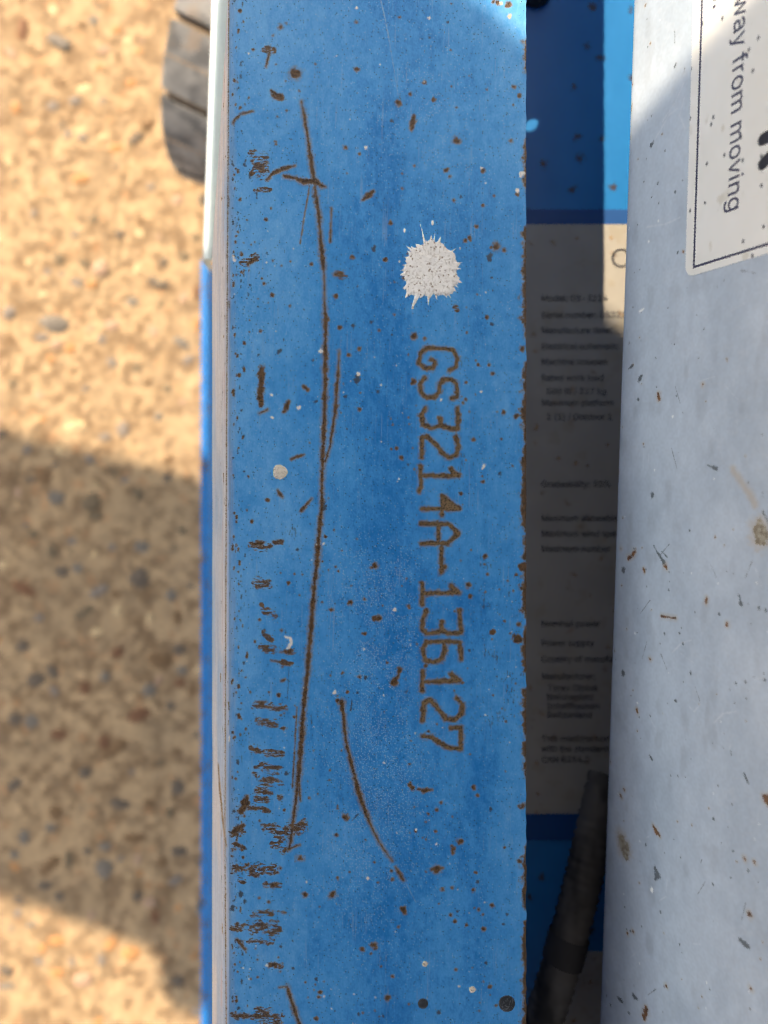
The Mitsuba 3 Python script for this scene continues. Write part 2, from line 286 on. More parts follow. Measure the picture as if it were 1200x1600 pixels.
# sideways abrasion low on the left: ragged rubbed patches
for a, b, w in [((404, 248), (410, 268), 15), ((392, 238), (399, 236), 6), ((396, 272), (406, 274), 7), ((401, 297), (421, 296), 5), ((428, 148), (437, 152), 7),
                ((408, 944), (410, 950), 4), ((416, 956), (426, 962), 8), ((412, 989), (424, 999), 6), ((410, 1012), (428, 1017), 7), ((437, 1017), (458, 1018), 6), ((441, 1034), (455, 1038), 5),
                ((398, 1101), (444, 1106), 6), ((406, 1127), (430, 1134), 9), ((440, 1138), (447, 1138), 5), ((392, 1170), (404, 1172), 8), ((412, 1176), (438, 1178), 7), ((408, 1198), (436, 1203), 10), ((398, 1210), (404, 1212), 5), ((412, 1222), (434, 1222), 9), ((404, 1236), (420, 1238), 8), ((402, 1246), (418, 1250), 7),
                ((436, 1245), (438, 1248), 6), ((396, 1262), (420, 1268), 6), ((414, 1293), (432, 1293), 8), ((440, 1304), (470, 1290), 13), ((428, 1319), (444, 1330), 7), ((366, 1322), (378, 1324), 6), ((366, 1358), (384, 1358), 9), ((396, 1360), (424, 1358), 12), ((416, 1383), (434, 1382), 6), ((374, 1374), (382, 1377), 5),
                ((396, 1428), (424, 1425), 7), ((436, 1426), (446, 1426), 4), ((364, 1452), (374, 1451), 6), ((392, 1450), (432, 1451), 13), ((388, 1470), (422, 1471), 7), ((424, 1508), (440, 1510), 6), ((366, 1588), (440, 1588), 7), ((402, 1577), (424, 1580), 6), ((410, 1597), (440, 1600), 9), ((380, 1262), (396, 1262), 6), ((380, 1300), (362, 1302), 6),
                ((402, 910), (416, 912), 10), ((398, 852), (416, 852), 10), ((430, 846), (440, 847), 6), ((414, 76), (428, 80), 6), ((470, 282), (500, 287), 8), ((712, 480), (716, 484), 5), ((380, 410), (400, 402), 7), ((526, 428), (534, 430), 8)]:
    P([(*a, w), (*b, w)], SMEAR, 2)
# the stamped characters bleed rust around them
for ch, lines in STAMP:
    for ln in lines:
        P([(x, y, 3.3) for x, y in ln], RUST, 4.0)
plate.bake()

# ------------------------------------------------------------------ materials
def principled(color, rough, **kw):
    return {'type': 'twosided', 'bsdf': {'type': 'principled', 'base_color': color if isinstance(color, dict) else {'type': 'rgb', 'value': list(color)}, 'roughness': rough, **kw}}

def rust_col(x, y):
    n = noise(x * .55, y * .55, 3.0)
    return mix((0.030, 0.018, 0.011), (0.150, 0.088, 0.044), smoothstep(.22, .78, n * .55 + .45 * noise(x * 1.3, y * 1.3, 9.0)))

BLUE_A, BLUE_B, BLUE_C = (0.016, 0.175, 0.490), (0.058, 0.290, 0.640), (0.155, 0.420, 0.750)

def plate_color(p, n, uv):
    x, y = p.x / U + 600, 800 - p.y / U
    # sun-faded paint: deeper blue lengthways bands, chalky clouds and fine wipe marks
    big = fbm(x / 75, y / 120, 1.0, octaves=4)
    streak = fbm(x / 5.5, y / 130, 5.0, octaves=3)
    grain = noise(x * .9, y * .5, 2.0)
    band = dr.exp(-dr.square((x - 612) / 62)) * .20 + dr.exp(-dr.square((x - 745) / 30)) * .08
    fine = fbm(x / 9, y / 13, 3.0, octaves=3)
    chalk_sheen = dr.clip((.34 * big + .08 * streak + .19 * grain + .30 * fine) * 1.1 - .85 * band - .01 + .20 * smoothstep(520, 372, x) + .11 * smoothstep(420, 0, y) + .06 * smoothstep(740, 790, x), 0, 1)  # left and top lightening: part fade, part reflected light put into the colour
    c = mix(BLUE_A, BLUE_B, smoothstep(.15, .55, chalk_sheen))
    c = mix(c, BLUE_C, smoothstep(.45, .95, chalk_sheen))
    # fine overspray: white and dark pin specks
    d1, _, r1 = voronoi(x / 2.6, y / 2.6)
    dust = .05 + .55 * dr.exp(-dr.square((x - 590 + (y - 1000) * .03) / 75)) * smoothstep(800, 930, y) * smoothstep(1560, 1250, y) + .28 * dr.exp(-dr.square((x - 665) / 60) - dr.square((y - 190) / 75))
    dust = dust * smoothstep(.30, .62, noise(x / 17, y / 17, 7.0) * .6 + .4 * noise(x / 5, y / 5, 1.0) + .06)
    pin = smoothstep(.36, .12, d1) * dr.select(r1 < dust, 1.0, 0.0)
    c = mix(c, (.55, .62, .66), pin * .55)
    d2, _, r2 = voronoi(x / 3.7 + 31, y / 3.7)
    pin2 = smoothstep(.30, .12, d2) * dr.select(r2 < .075, 1.0, 0.0)
    c = mix(c, (.030, .045, .060), pin2 * .85)
    # light hairline wipes
    hair = smoothstep(.82, .92, noise(x * .8 + .02 * y, y / 60, 4.0)) * smoothstep(.45, .7, noise(x / 30, y / 50, 8.0))
    c = mix(c, (.30, .43, .58), hair * .25)
    # bend: rubbed paint and ground reflections, both painted pale into the colour
    bend_pale = smoothstep(374, 353, x + 12 * (fbm(x / 4, y / 40, 6.0) - .5)) * (.55 + .45 * smoothstep(361, 353, x))
    worn_reflect = mix((.30, .37, .46), (.45, .44, .44), smoothstep(.35, .65, fbm(x / 14, y / 160, 3.0, octaves=2)))
    worn_reflect = mix(worn_reflect, (.24, .33, .46), smoothstep(.56, .74, fbm(x / 2.6, y / 240, 8.0, octaves=2)) * .5)
    worn_reflect = mix(worn_reflect, (.46, .27, .20), smoothstep(.80, .90, noise(x / 1.6, y / 120, 4.0)) * smoothstep(334, 348, x) * .6)
    worn_reflect = worn_reflect * (.86 + .22 * noise(x * 1.3, y / 34, 2.0)) * (.94 + .1 * noise(x * .5, y * .3, 9.0))
    c = mix(c, worn_reflect, bend_pale * .9)
    wob = (noise(x * .30, y * .30, 1.0) + .9 * noise(x * .95, y * .95, 2.0)) * 1.15 - 1.1
    drag = .55 * noise(x * .13, y * .42, 5.0) + .45 * noise(x * .42, y * 1.0, 6.0)
    m = plate.near(x, y, wob, drag, .58 + .80 * noise(x / 9, y / 9, 7.0))
    c = mix(c, mix((.155, .105, .045), (.29, .22, .12), noise(x * .5, y * .5, 8.0)), dr.minimum(m[HALO] * (.62 + .55 * noise(x * .3, y * .3, 6.0)), .92))
    c = mix(c, (.36, .46, .54), m[HAIR] * .6)
    c = mix(c, (.052, .058, .060), m[DARK] * .88)
    c = mix(c, rust_col(x, y), dr.maximum(m[RUST], m[SMEAR] * .92) * .96)
    c = mix(c, mix((.50, .38, .25), (.62, .55, .45), noise(x, y)), m[TAN])
    c = mix(c, mix((.62, .60, .55), (.78, .77, .74), noise(x * .6, y * .6)), m[PALE])
    return c

def plate_bump(p, n, uv):
    x, y = p.x / U + 600, 800 - p.y / U
    wob = (noise(x * .30, y * .30, 1.0) + .9 * noise(x * .95, y * .95, 2.0)) * 1.15 - 1.1
    m = plate.near(x, y, wob, 0.5, .58 + .80 * noise(x / 9, y / 9, 7.0))
    return fbm(x / 16, y / 16, 1.0, octaves=2) * .5 + .06 * noise(x / 1.7, y / 1.7, 5.0) - 4.0 * m[RUST] * (.7 + .6 * noise(x * .6, y * .6)) + 1.2 * m[HALO] + 2.0 * m[PALE]

scene['blue_plate_paint'] = {'type': 'twosided', 'bsdf': {'type': 'bumpmap', 'arbitrary': {'type': 'proc', **{k: v for k, v in proc(plate_bump, 2e-4).items() if k != 'type'}}, 'scale': 3.0e-5,
    'bsdf': {'type': 'principled', 'base_color': proc(plate_color), 'roughness': 0.36, 'specular': 0.35}}}

def rust_tex(p, n, uv):
    x, y = p.x / U, p.y / U
    d, _, r = voronoi(x / 3.2, y / 3.2)
    return mix((.205, .140, .075), (.022, .014, .010), smoothstep(.56, .26, d + .22 * r))
scene['rust'] = principled(proc(rust_tex), .85, specular=.2)

def blue_shop(p, n, uv):
    x, y, z = p.x * 1000, p.y * 1000, p.z * 1000
    c = mix((.010, .150, .400), (.030, .210, .500), fbm(x / 22, y / 30, z / 22))
    d, _, r = voronoi(x / 9 + z / 9, y / 9)
    sp = smoothstep(.34, .10, d + .22 * noise(x * .9, y * .9, z * .9)) * dr.select(r < .26, 1.0, 0.0)
    c = mix(c, (.055, .035, .020), sp * .9)
    return c
scene['blue_tray_paint'] = principled(proc(blue_shop), .38, specular=.4)
def blue_rail(p, n, uv):
    y = p.y * 1000
    c = mix((.008, .130, .420), (.030, .210, .560), fbm(p.x * 300, y / 14, p.z * 300))
    return mix(c, (.10, .07, .05), smoothstep(.74, .82, noise(p.x * 600, y / 5, p.z * 200)) * .8)
scene['blue_rail_paint'] = principled(proc(blue_rail), .40, specular=.25)

def splat_col(p, n, uv):
    x, y = p.x / U, p.y / U
    d, _, r = voronoi(x / 6.2, y / 6.2)
    c = mix((.84, .81, .75), (.92, .90, .86), fbm(x / 6, y / 6))
    c = mix(c, (.20, .12, .06), smoothstep(.46, .16, d + .25 * noise(x, y)) * dr.select(r < .34, 1.0, 0.0) * .9)
    return mix(c, (.34, .27, .20), smoothstep(.62, .80, noise(x * .45, y * .45, 3.0)) * .35)
scene['splat_white'] = principled(proc(splat_col), .9, specular=.2)
scene['tar_black'] = principled(proc(lambda p, n, uv: mix((.020, .024, .030), (.075, .085, .095), smoothstep(.62, .8, noise(p.x * 3500, p.y * 3500)))), .5)
scene['drop_pale'] = principled(proc(lambda p, n, uv: mix(mix((.62, .55, .42), (.74, .70, .62), noise(p.x * 3000, p.y * 3000)), (.24, .20, .15), smoothstep(.66, .78, noise(p.x * 6000, p.y * 6000, 2.0)))), .9)

# ------------------------------------------------------------------ the ground
H = -ZT                                                     # ground level relative to the plate
crack_lines = [[(249, 150), (240, 190), (222, 212), (205, 228), (199, 245), (195, 277), (183, 315), (179, 347), (189, 380), (184, 420), (157, 440), (150, 470)], [(62, 668), (48, 700), (34, 716), (24, 752), (12, 795), (-20, 840)]]
cracks = unary_union([LineString([(gx(a, H), gy(b, H)) for a, b in l]) for l in crack_lines])
crack_marks = Marks(-60, 100, 340, 900, 20, 3)
for l in crack_lines:
    crack_marks.stroke([(a, b, 3.2) for a, b in l], RUST, 5)
crack_marks.bake()

def concrete_col(p, n, uv):
    x, y = p.x * 1000, p.y * 1000
    c = mix((.215, .138, .074), (.45, .315, .175), smoothstep(.32, .68, fbm(x / 8, y / 8, 1.0, octaves=4)))
    d, d2, r = voronoi(x / 9.5 + .5 * noise(x / 5, y / 5), y / 9.5 + .5 * noise(x / 5, y / 5, 4.0))
    peb = smoothstep(.44, .30, d) * dr.select(r < .55, 1.0, 0.0)
    tone = mix((.21, .145, .085), (.58, .41, .23), cell_rand(r * 9999))
    tone = mix(tone, (.42, .22, .10), dr.select(r < .10, .7, 0.0))
    c = mix(c, tone, peb * .72)
    c = mix(c, (.50, .36, .21), smoothstep(.05, .0, d2 - d) * .35)
    d3, _, r3 = voronoi(x / 3.1 + 9, y / 3.1)
    c = mix(c, mix((.17, .12, .08), (.54, .385, .22), cell_rand(r3 * 777)), smoothstep(.45, .22, d3) * dr.select(r3 < .5, .75, 0.0))
    c = mix(c, (.26, .19, .115), smoothstep(.5, .78, fbm(x / 44, y / 44, 3.0)) * .35)
    px, py = p.x * F / (D + ZT) + 600, 800 - p.y * F / (D + ZT)
    m = crack_marks.near(px, py, noise(x / 2, y / 2) * 2 - 1)
    return mix(c, (.12, .085, .05), m[RUST] * .30 + m[HALO] * .10)
scene['concrete'] = principled(proc(concrete_col), .92, specular=.25)

gxs, gys = np.arange(-.46, .161, .0024), np.arange(-.62, .621, .0024)
X, Y = np.meshgrid(gxs, gys)
pts = np.column_stack([X.ravel(), Y.ravel(), np.zeros(X.size)])
hgt = .0016 * (meshkit.fbm(pts / .006, 3, 2) - .5) + .0012 * (meshkit.fbm(pts / .03, 3, 5) - .5)
cd = shapely.distance(shapely.points(pts[:, :2] + .003 * (np.column_stack([meshkit.noise(pts / .006, 8), meshkit.noise(pts / .006, 9)]) - .5)), cracks)
hgt -= .0013 * np.exp(-(cd / .0022) ** 2)
fade = np.clip(np.minimum.reduce([X - gxs[0], gxs[-1] - X, Y - gys[0], gys[-1] - Y]) / .03, 0, 1).ravel()
pts[:, 2] = hgt * fade
nx, ny = len(gxs), len(gys)
i, j = np.meshgrid(np.arange(nx - 1), np.arange(ny - 1))
a = (j * nx + i).ravel()
f = np.vstack([np.column_stack([a, a + 1, a + nx + 1]), np.column_stack([a, a + nx + 1, a + nx])])
patch = trimesh.Trimesh(pts, f, process=False)
x0, x1, y0, y1, R = gxs[0], gxs[-1], gys[0], gys[-1], 30.0
ring = []
for (u0, v0, u1, v1) in [(-R, -R, x0, R), (x1, -R, R, R), (x0, -R, x1, y0), (x0, y1, x1, R)]:
    ring.append(trimesh.Trimesh([[u0, v0, 0], [u1, v0, 0], [u1, v1, 0], [u0, v1, 0]], [[0, 1, 2], [0, 2, 3]], process=False))
obj('ground', trimesh.util.concatenate([patch, *ring]), 'concrete', smooth=True)
tag('ground', kind='structure', label='tan exposed aggregate concrete ground with stones and a crack, partly in shade')

STONES = {'slate': (.178, .152, .122), 'dark': (.132, .102, .074), 'grey': (.20, .165, .135), 'brown': (.185, .110, .052), 'red': (.180, .088, .044), 'orange': (.42, .215, .085), 'cream': (.54, .40, .22), 'pink': (.40, .265, .175), 'tan': (.33, .225, .125), 'olive': (.155, .115, .068)}
for sname, sc in STONES.items():
    def stone_col(p, n, uv, sc=sc):
        k = fbm(p.x * 420, p.y * 420, p.z * 420)
        return mi.Color3f(sc) * (.62 + .80 * k)
    scene[f'stone_{sname}'] = principled(proc(stone_col), .75, specular=.35)
stone_plys = []
for s in range(7):
    m = trimesh.creation.icosphere(subdivisions=2, radius=1.0)
    v = m.vertices.copy()
    v *= (1 + .55 * (meshkit.fbm(v * 1.1 + 9 * s, 2, s) - .5))[:, None]
    v[:, 2] = np.sign(v[:, 2]) * np.abs(v[:, 2]) ** .8 * .95
    m.vertices = v
    stone_plys.append(mikit.ply(m, None, smooth=True))
rs = random.Random(11)
placed = []
def stone(px, py, a, b, rot, kind, lift=.30):
    S = (D + ZT) / F
    k = key_for('stone', 'ground')
    x, y = gx(px, H), gy(py, H)
    h = min(a, b) * S * .62
    scene[k] = {**rs.choice(stone_plys), 'bsdf': {'type': 'ref', 'id': f'stone_{kind}'},
                'to_world': T().translate([x, y, h * (lift - .62)]).rotate([0, 0, 1], rot).scale([a * S, b * S, h])}
    placed.append((px, py, max(a, b)))
for s in [(95, 68, 20, 10, -30, 'slate', .9), (147, 32, 8, 9, 0, 'slate'), (36, 45, 9, 19, 0, 'red'), (205, 130, 10, 8, 0, 'orange'), (183, 47, 9, 7, 0, 'orange'), (217, 80, 8, 6, 0, 'orange'), (127, 280, 15, 10, 0, 'orange'), (163, 78, 11, 7, 10, 'pink'), (155, 105, 6, 5, 0, 'orange'),
          (118, 158, 11, 8, 0, 'grey'), (213, 216, 13, 7, 35, 'dark'), (130, 215, 8, 6, 0, 'grey'), (162, 215, 8, 7, 0, 'cream'), (182, 232, 12, 8, 0, 'orange'), (100, 250, 12, 9, 0, 'tan'), (85, 505, 23, 13, -8, 'slate', .5), (66, 527, 12, 7, 0, 'grey'), (248, 443, 18, 9, -18, 'dark', .6), (249, 442, 6, 5, 0, 'cream', 1.3),
          (256, 410, 7, 7, 0, 'dark'), (208, 472, 10, 8, -20, 'slate'), (283, 535, 14, 7, -35, 'slate'), (295, 562, 10, 7, 30, 'grey'), (157, 418, 15, 12, 40, 'pink'), (143, 445, 10, 7, 0, 'orange'), (175, 508, 13, 10, 0, 'pink'), (110, 545, 9, 9, 0, 'orange'), (88, 537, 10, 8, 0, 'pink'), (160, 530, 8, 7, 0, 'grey'),
          (248, 651, 7, 7, 0, 'slate'), (193, 672, 10, 15, 0, 'grey'), (165, 683, 10, 8, 0, 'grey'), (260, 690, 8, 14, 0, 'tan'), (117, 667, 19, 10, 8, 'cream'), (68, 460, 9, 7, 0, 'cream'), (133, 140, 12, 9, 0, 'cream'), (200, 65, 9, 8, 0, 'cream'), (307, 458, 5, 11, 0, 'red', 1.0), (307, 507, 5, 10, 0, 'orange', 1.0),
          (262, 747, 8, 8, 0, 'dark'), (4, 678, 8, 7, 0, 'dark'), (88, 778, 15, 10, -15, 'slate'), (70, 745, 12, 10, 0, 'brown'), (143, 785, 18, 12, 30, 'olive'), (150, 806, 12, 8, 0, 'olive'), (38, 921, 20, 9, -28, 'red'), (222, 855, 13, 10, -15, 'slate'), (218, 903, 18, 14, 40, 'dark'), (97, 893, 11, 10, 0, 'dark'), (122, 888, 9, 9, 0, 'slate'),
          (82, 862, 9, 11, 20, 'olive'), (156, 923, 17, 8, 25, 'grey'), (53, 835, 9, 7, 0, 'olive'), (132, 957, 18, 9, 30, 'olive'), (57, 1062, 14, 12, 10, 'dark'), (92, 1148, 14, 8, -10, 'red'), (50, 1127, 11, 13, 0, 'slate'), (24, 1123, 12, 10, 0, 'dark'), (217, 1117, 19, 11, 20, 'red'), (180, 1170, 26, 10, 35, 'brown'), (163, 1160, 10, 10, 0, 'red'),
          (250, 1032, 22, 12, -15, 'brown'), (280, 1015, 11, 8, 0, 'dark'), (285, 1048, 9, 8, 0, 'slate'), (281, 1067, 9, 7, 0, 'red'), (233, 1078, 11, 11, 0, 'slate'), (165, 1057, 8, 10, 25, 'slate'), (133, 1075, 9, 11, 0, 'red'), (183, 1020, 11, 9, 30, 'red'), (278, 965, 8, 11, 0, 'brown'), (300, 1080, 7, 12, 0, 'brown'), (268, 930, 9, 10, 0, 'slate'), (195, 1000, 20, 7, 30, 'tan'),
          (188, 1256, 17, 9, -10, 'dark'), (278, 1230, 10, 14, 0, 'dark'), (23, 1226, 14, 8, 35, 'dark'), (133, 1207, 10, 9, 0, 'dark'), (87, 1270, 12, 11, 0, 'brown'), (265, 1270, 8, 7, 0, 'olive'), (38, 1308, 9, 12, 0, 'slate'), (80, 1293, 9, 7, 0, 'slate'), (210, 1310, 21, 8, 4, 'brown'), (165, 1323, 11, 8, 0, 'slate'), (163, 1357, 15, 15, 0, 'slate'),
          (280, 1330, 14, 9, 0, 'dark'), (78, 1352, 20, 9, 40, 'brown'), (125, 1374, 16, 8, 40, 'tan'), (137, 1330, 7, 7, 0, 'dark'), (108, 1343, 7, 14, 0, 'olive'), (23, 1335, 8, 8, 0, 'slate'), (70, 1383, 12, 8, 0, 'dark'), (93, 1400, 9, 8, 0, 'dark'), (275, 1375, 12, 8, 30, 'grey'), (215, 1400, 8, 8, 0, 'dark'), (243, 1433, 7, 12, 0, 'red'), (235, 1410, 11, 10, 0, 'pink'),
          (50, 1445, 9, 5, 20, 'slate'), (10, 1517, 12, 8, -20, 'dark'), (12, 1541, 13, 6, 0, 'slate'), (62, 1503, 10, 6, -30, 'grey'), (67, 1482, 8, 8, 0, 'orange'), (130, 1530, 17, 13, 0, 'pink'), (277, 1532, 10, 9, 0, 'dark'), (90, 1470, 14, 10, 0, 'orange'), (90, 1520, 12, 9, 0, 'orange'), (205, 1490, 16, 12, 0, 'orange'), (25, 1480, 12, 9, 0, 'tan')]:
    stone(*s)
while len(placed) < 290:
    px, py = rs.uniform(-15, 318), rs.uniform(-20, 1620)
    a = rs.uniform(5, 12); b = a * rs.uniform(.55, .95)
    if all((px - q[0]) ** 2 + (py - q[1]) ** 2 > (max(a, 4) + q[2] * .9) ** 2 for q in placed) and not (px > 245 and py < 285):
        shade = 690 + px * .24 < py < 1380
        stone(px, py, a, b, rs.uniform(0, 180), rs.choice(['tan', 'tan', 'tan', 'tan', 'cream', 'pink', 'orange', 'brown', 'brown', 'olive', 'grey', 'grey', 'dark']), rs.uniform(.06, .22))

# ------------------------------------------------------------------ the scissor lift
L = 'scissor_lift'
tag(L, label='weathered blue scissor lift chassis with stamped serial number, grey linkage arm and treaded wheel', category='scissor lift')

# chassis plate: level top with the stamped number sunk into it, an unseen hole placed to let a sun spot onto the tray, a sheared right edge and a bent left edge
right = [(gx(822) + .00022 * (meshkit.fbm(np.array([yy * 420, 1.0, 0]), 3, 3) - .5) * 2, yy) for yy in np.linspace(.30, -.30, 900)]
left = gx(358)
outline = Polygon([(left, .30), *right, (left, -.30)])
chars = []
for n, (ch, lines) in enumerate(STAMP):
    g = unary_union([LineString([(gx(x), gy(y)) for x, y in ln]).buffer(2.3 * U, cap_style=1, join_style=1, quad_segs=3) for ln in lines])
    if ch == '4':
        g = g.union(Polygon([(gx(x), gy(y)) for x, y in c6((945, 1180), (878, 1128), (878, 1180))]).buffer(U))
    if ch == '1':
        x_, y_ = lines[1][-1]; xs, ys = lines[1][-2]
        g = g.union(Polygon([(gx(xs), gy(ys)), (gx(x_), gy(y_)), (gx(x_ + 3), gy(ys))]).buffer(2 * U))
    chars.append(ragged(g, 2.0 * U, 1 / (3.2 * U), 30 + n, 1.2 * U))
top = outline.difference(unary_union(chars).buffer(1e-6)).difference(Point(.0122, .187).buffer(.0034, quad_segs=16))
ts = []
for g in getattr(top, 'geoms', [top]):                          # the islands inside closed characters belong to the plate
    tv, tf = trimesh.creation.triangulate_polygon(g, engine='earcut')
    ts.append(trimesh.Trimesh(np.column_stack([tv, np.zeros(len(tv))]), tf, process=False))
def ring_wall(ring, z0, z1):
    c = np.array(ring.coords)
    n = len(c) - 1
    v = np.vstack([np.column_stack([c[:-1], np.full(n, z0)]), np.column_stack([c[:-1], np.full(n, z1)])])
    k = np.arange(n); q = (k + 1) % n
    return trimesh.Trimesh(v, np.vstack([np.column_stack([k, q, q + n]), np.column_stack([k, q + n, k + n])]), process=False)
ts.append(ring_wall(outline.exterior, 0, -.0035))
under = Polygon(outline.exterior).difference(Point(.0122, .187).buffer(.0034, quad_segs=16))
uv_, uf_ = trimesh.creation.triangulate_polygon(under, engine='earcut')
ts.append(trimesh.Trimesh(np.column_stack([uv_, np.full(len(uv_), -.0035)]), uf_, process=False))
ts.append(ring_wall(Point(.0122, .187).buffer(.0034, quad_segs=16).exterior, 0, -.0035))
prof = [(358, 0), (355.5, -.5), (353, -2), (350, -5), (346.5, -10), (342, -17.5), (336.5, -27), (330, -39), (323, -53), (317.5, -65), (315, -74), (314, -84), (314, -400), (345, -400), (356, -60), (358, -21.5)]
yb = np.linspace(-.30, .30, 241)
bv, bf = [], []
for yy in yb:
    w = .35 * (meshkit.fbm(np.array([yy * 60, 2.0, 0]), 3, 6) - .5)
    for k, (px, dz) in enumerate(prof):
        s = 1 if 3 <= k <= 12 else 0
        fold = .22 + .78 * min(1, max(0, (gy(-40) - yy) / (gy(-40) - gy(370)))) if k <= 12 else 1.0
        bv.append([gx(358 - (358 - px) * fold) + s * w * U * 4 * fold, yy, dz * U * (.5 + .5 * fold)])
K = len(prof)
for q in range(len(yb) - 1):
    for k in range(K - 1):
        a_, b_, c_, d_ = q * K + k, q * K + k + 1, (q + 1) * K + k + 1, (q + 1) * K + k
        bf += [[a_, b_, c_], [a_, c_, d_]]
bend = trimesh.Trimesh(bv, bf, process=False)
bend.apply_translation([0, 0, ZT])
flat = trimesh.util.concatenate(ts); flat.apply_translation([0, 0, ZT])
kt = obj('chassis_plate', flat, 'blue_plate_paint', L, uv=flat.vertices[:, :2] / .01)
tag(kt, label='scratched faded blue steel plate stamped with a rusty serial number')
kb = obj('bent_edge', bend, 'blue_plate_paint', L, smooth=True, uv=np.column_stack([bend.vertices[:, 1], bend.vertices[:, 2] - bend.vertices[:, 0]]) / .01)
tag(kb, label='rounded edge of the blue plate with rubbed paint and ground reflections painted pale')
for n, g in enumerate(chars):
    ms = []
    for gg in getattr(g, 'geoms', [g]):
        if gg.area < 1e-9: continue
        v2, f2 = trimesh.creation.triangulate_polygon(gg, engine='earcut')
        ms.append(trimesh.Trimesh(np.column_stack([v2, np.full(len(v2), -.00018)]), f2, process=False))
        for r in [gg.exterior, *gg.interiors]:
            ms.append(ring_wall(r, -.00018, -1e-5))
    m = trimesh.util.concatenate(ms); m.apply_translation([0, 0, ZT])
    obj('stamped_character', m, 'rust', kt)

# drops stuck on the plate
def dome(cx, cy, r, h, seed, mat, name, lab=None, irr=.12):
    m = trimesh.creation.icosphere(subdivisions=3, radius=1.0)
    v = m.vertices.copy()
    ang = np.arctan2(v[:, 1], v[:, 0])
    k = 1 + irr * 2 * (meshkit.fbm(np.column_stack([np.cos(ang) * 1.6, np.sin(ang) * 1.6, np.full(len(v), seed * 1.7)]), 3, seed) - .5)
    v[:, 0] *= r * U * k; v[:, 1] *= r * U * k; v[:, 2] = np.sign(v[:, 2]) * np.abs(v[:, 2]) ** .6 * h
    v[:, 2] += h * .25 * (meshkit.noise(v / (2.5 * U), seed) - .5)
    m.vertices = v + [gx(cx), gy(cy), ZT + .00001]
    k = obj(name, m, mat, kt, smooth=True)
    if lab: tag(k, label=lab)
dome(661, 1568, 8, .00025, 1, 'tar_black', 'tar_spot', 'smaller round black spot near the bottom of the blue plate', .06)
dome(792, 1568, 12.8, .0003, 2, 'tar_black', 'tar_spot', 'larger round black spot at the lower right of the blue plate', .04)
dome(438, 738, 11.5, .0004, 3, 'drop_pale', 'pale_drop', 'tan dried drop left of the long scratch', .25)
dome(664, 1506, 4.4, .0003, 4, 'drop_pale', 'pale_drop', None, .2)
dome(738, 1546, 5, .0003, 5, 'drop_pale', 'pale_drop', None, .15)

# the white splatter: a lumpy crust with ragged spikes
na = 720
th = np.linspace(0, 2 * np.pi, na, endpoint=False)
base = 42 + 17 * (meshkit.fbm(np.column_stack([np.cos(th) * 1.3, np.sin(th) * 1.3, th * 0 + 4]), 3, 1) - .5) * 2
base = base * (1 + .07 * np.sin(-th) + .06 * np.cos(2 * (th - 1.0)) + .05 * np.sin(9 * th + 2 * np.sin(3 * th)) * (np.sin(2 * th + 1) > -.2))
rs2 = np.random.default_rng(5)
rad = base.copy()
for _ in range(64):
    t0, l, w = rs2.uniform(0, 2 * np.pi), min(rs2.exponential(3.6), 9), rs2.uniform(.018, .075)
    dd = np.abs((th - t0 + np.pi) % (2 * np.pi) - np.pi)
    rad = np.maximum(rad, base + l * np.clip(1 - dd / w, 0, 1))
for t0, l, w in [(math.radians(102), 26, .05), (math.radians(80), 14, .03), (math.radians(138), 12, .03), (math.radians(-116), 22, .08), (math.radians(-92), 12, .05), (math.radians(-75), 10, .05), (math.radians(10), 8, .04), (math.radians(35), 9, .03), (math.radians(-30), 8, .04)]:
    dd = np.abs((th - t0 + np.pi) % (2 * np.pi) - np.pi)
    rad = np.maximum(rad, base + l * np.clip(1 - dd / w, 0, 1))
rad += 2.2 * (rs2.random(na) - .5)
ringsN = 26
sv, sf = [[0, 0, 0]], []
for q in range(1, ringsN + 1):
    t = q / ringsN
    for k in range(na):
        r_ = (base[k] * t if t < .8 else base[k] * .8 + (rad[k] - base[k] * .8) * (t - .8) / .2)
        sv.append([math.cos(th[k]) * r_, math.sin(th[k]) * r_, 0])
sv = np.array(sv)
hn = .35 + .9 * meshkit.fbm(np.column_stack([sv[:, :2] / 5.0, np.zeros(len(sv))]), 3, 12)
tt = np.concatenate([[0], np.repeat(np.arange(1, ringsN + 1) / ringsN, na)])
sv = np.column_stack([sv[:, 0] * .96 * U + gx(671), sv[:, 1] * 1.06 * U + gy(420), ZT + .00042 * hn * np.clip((1 - tt) / .12, 0, 1) ** .6 + .00001])
for k in range(na): sf.append([0, 1 + k, 1 + (k + 1) % na])
for q in range(ringsN - 1):
    o0, o1 = 1 + q * na, 1 + (q + 1) * na
    for k in range(na):
        k2 = (k + 1) % na
        sf += [[o0 + k, o1 + k, o1 + k2], [o0 + k, o1 + k2, o0 + k2]]
splat = [trimesh.Trimesh(sv, sf, process=False)]
for (px, py, r) in [(632, 360, 2.6), (676, 348, 3), (645, 480, 2.4), (719, 388, 1.6), (657, 352, 1.4)]:
    m = trimesh.creation.icosphere(subdivisions=2, radius=1)
    m.vertices = m.vertices * [r * U * .7, r * U * 1.3, .0002] + [gx(px), gy(py), ZT]
    splat.append(m)
ks = obj('dried_splatter', trimesh.util.concatenate(splat), 'splat_white', smooth=True)
tag(ks, label='white dried splatter with spiky ragged rim stuck on the blue plate above the stamped number', category='splatter')

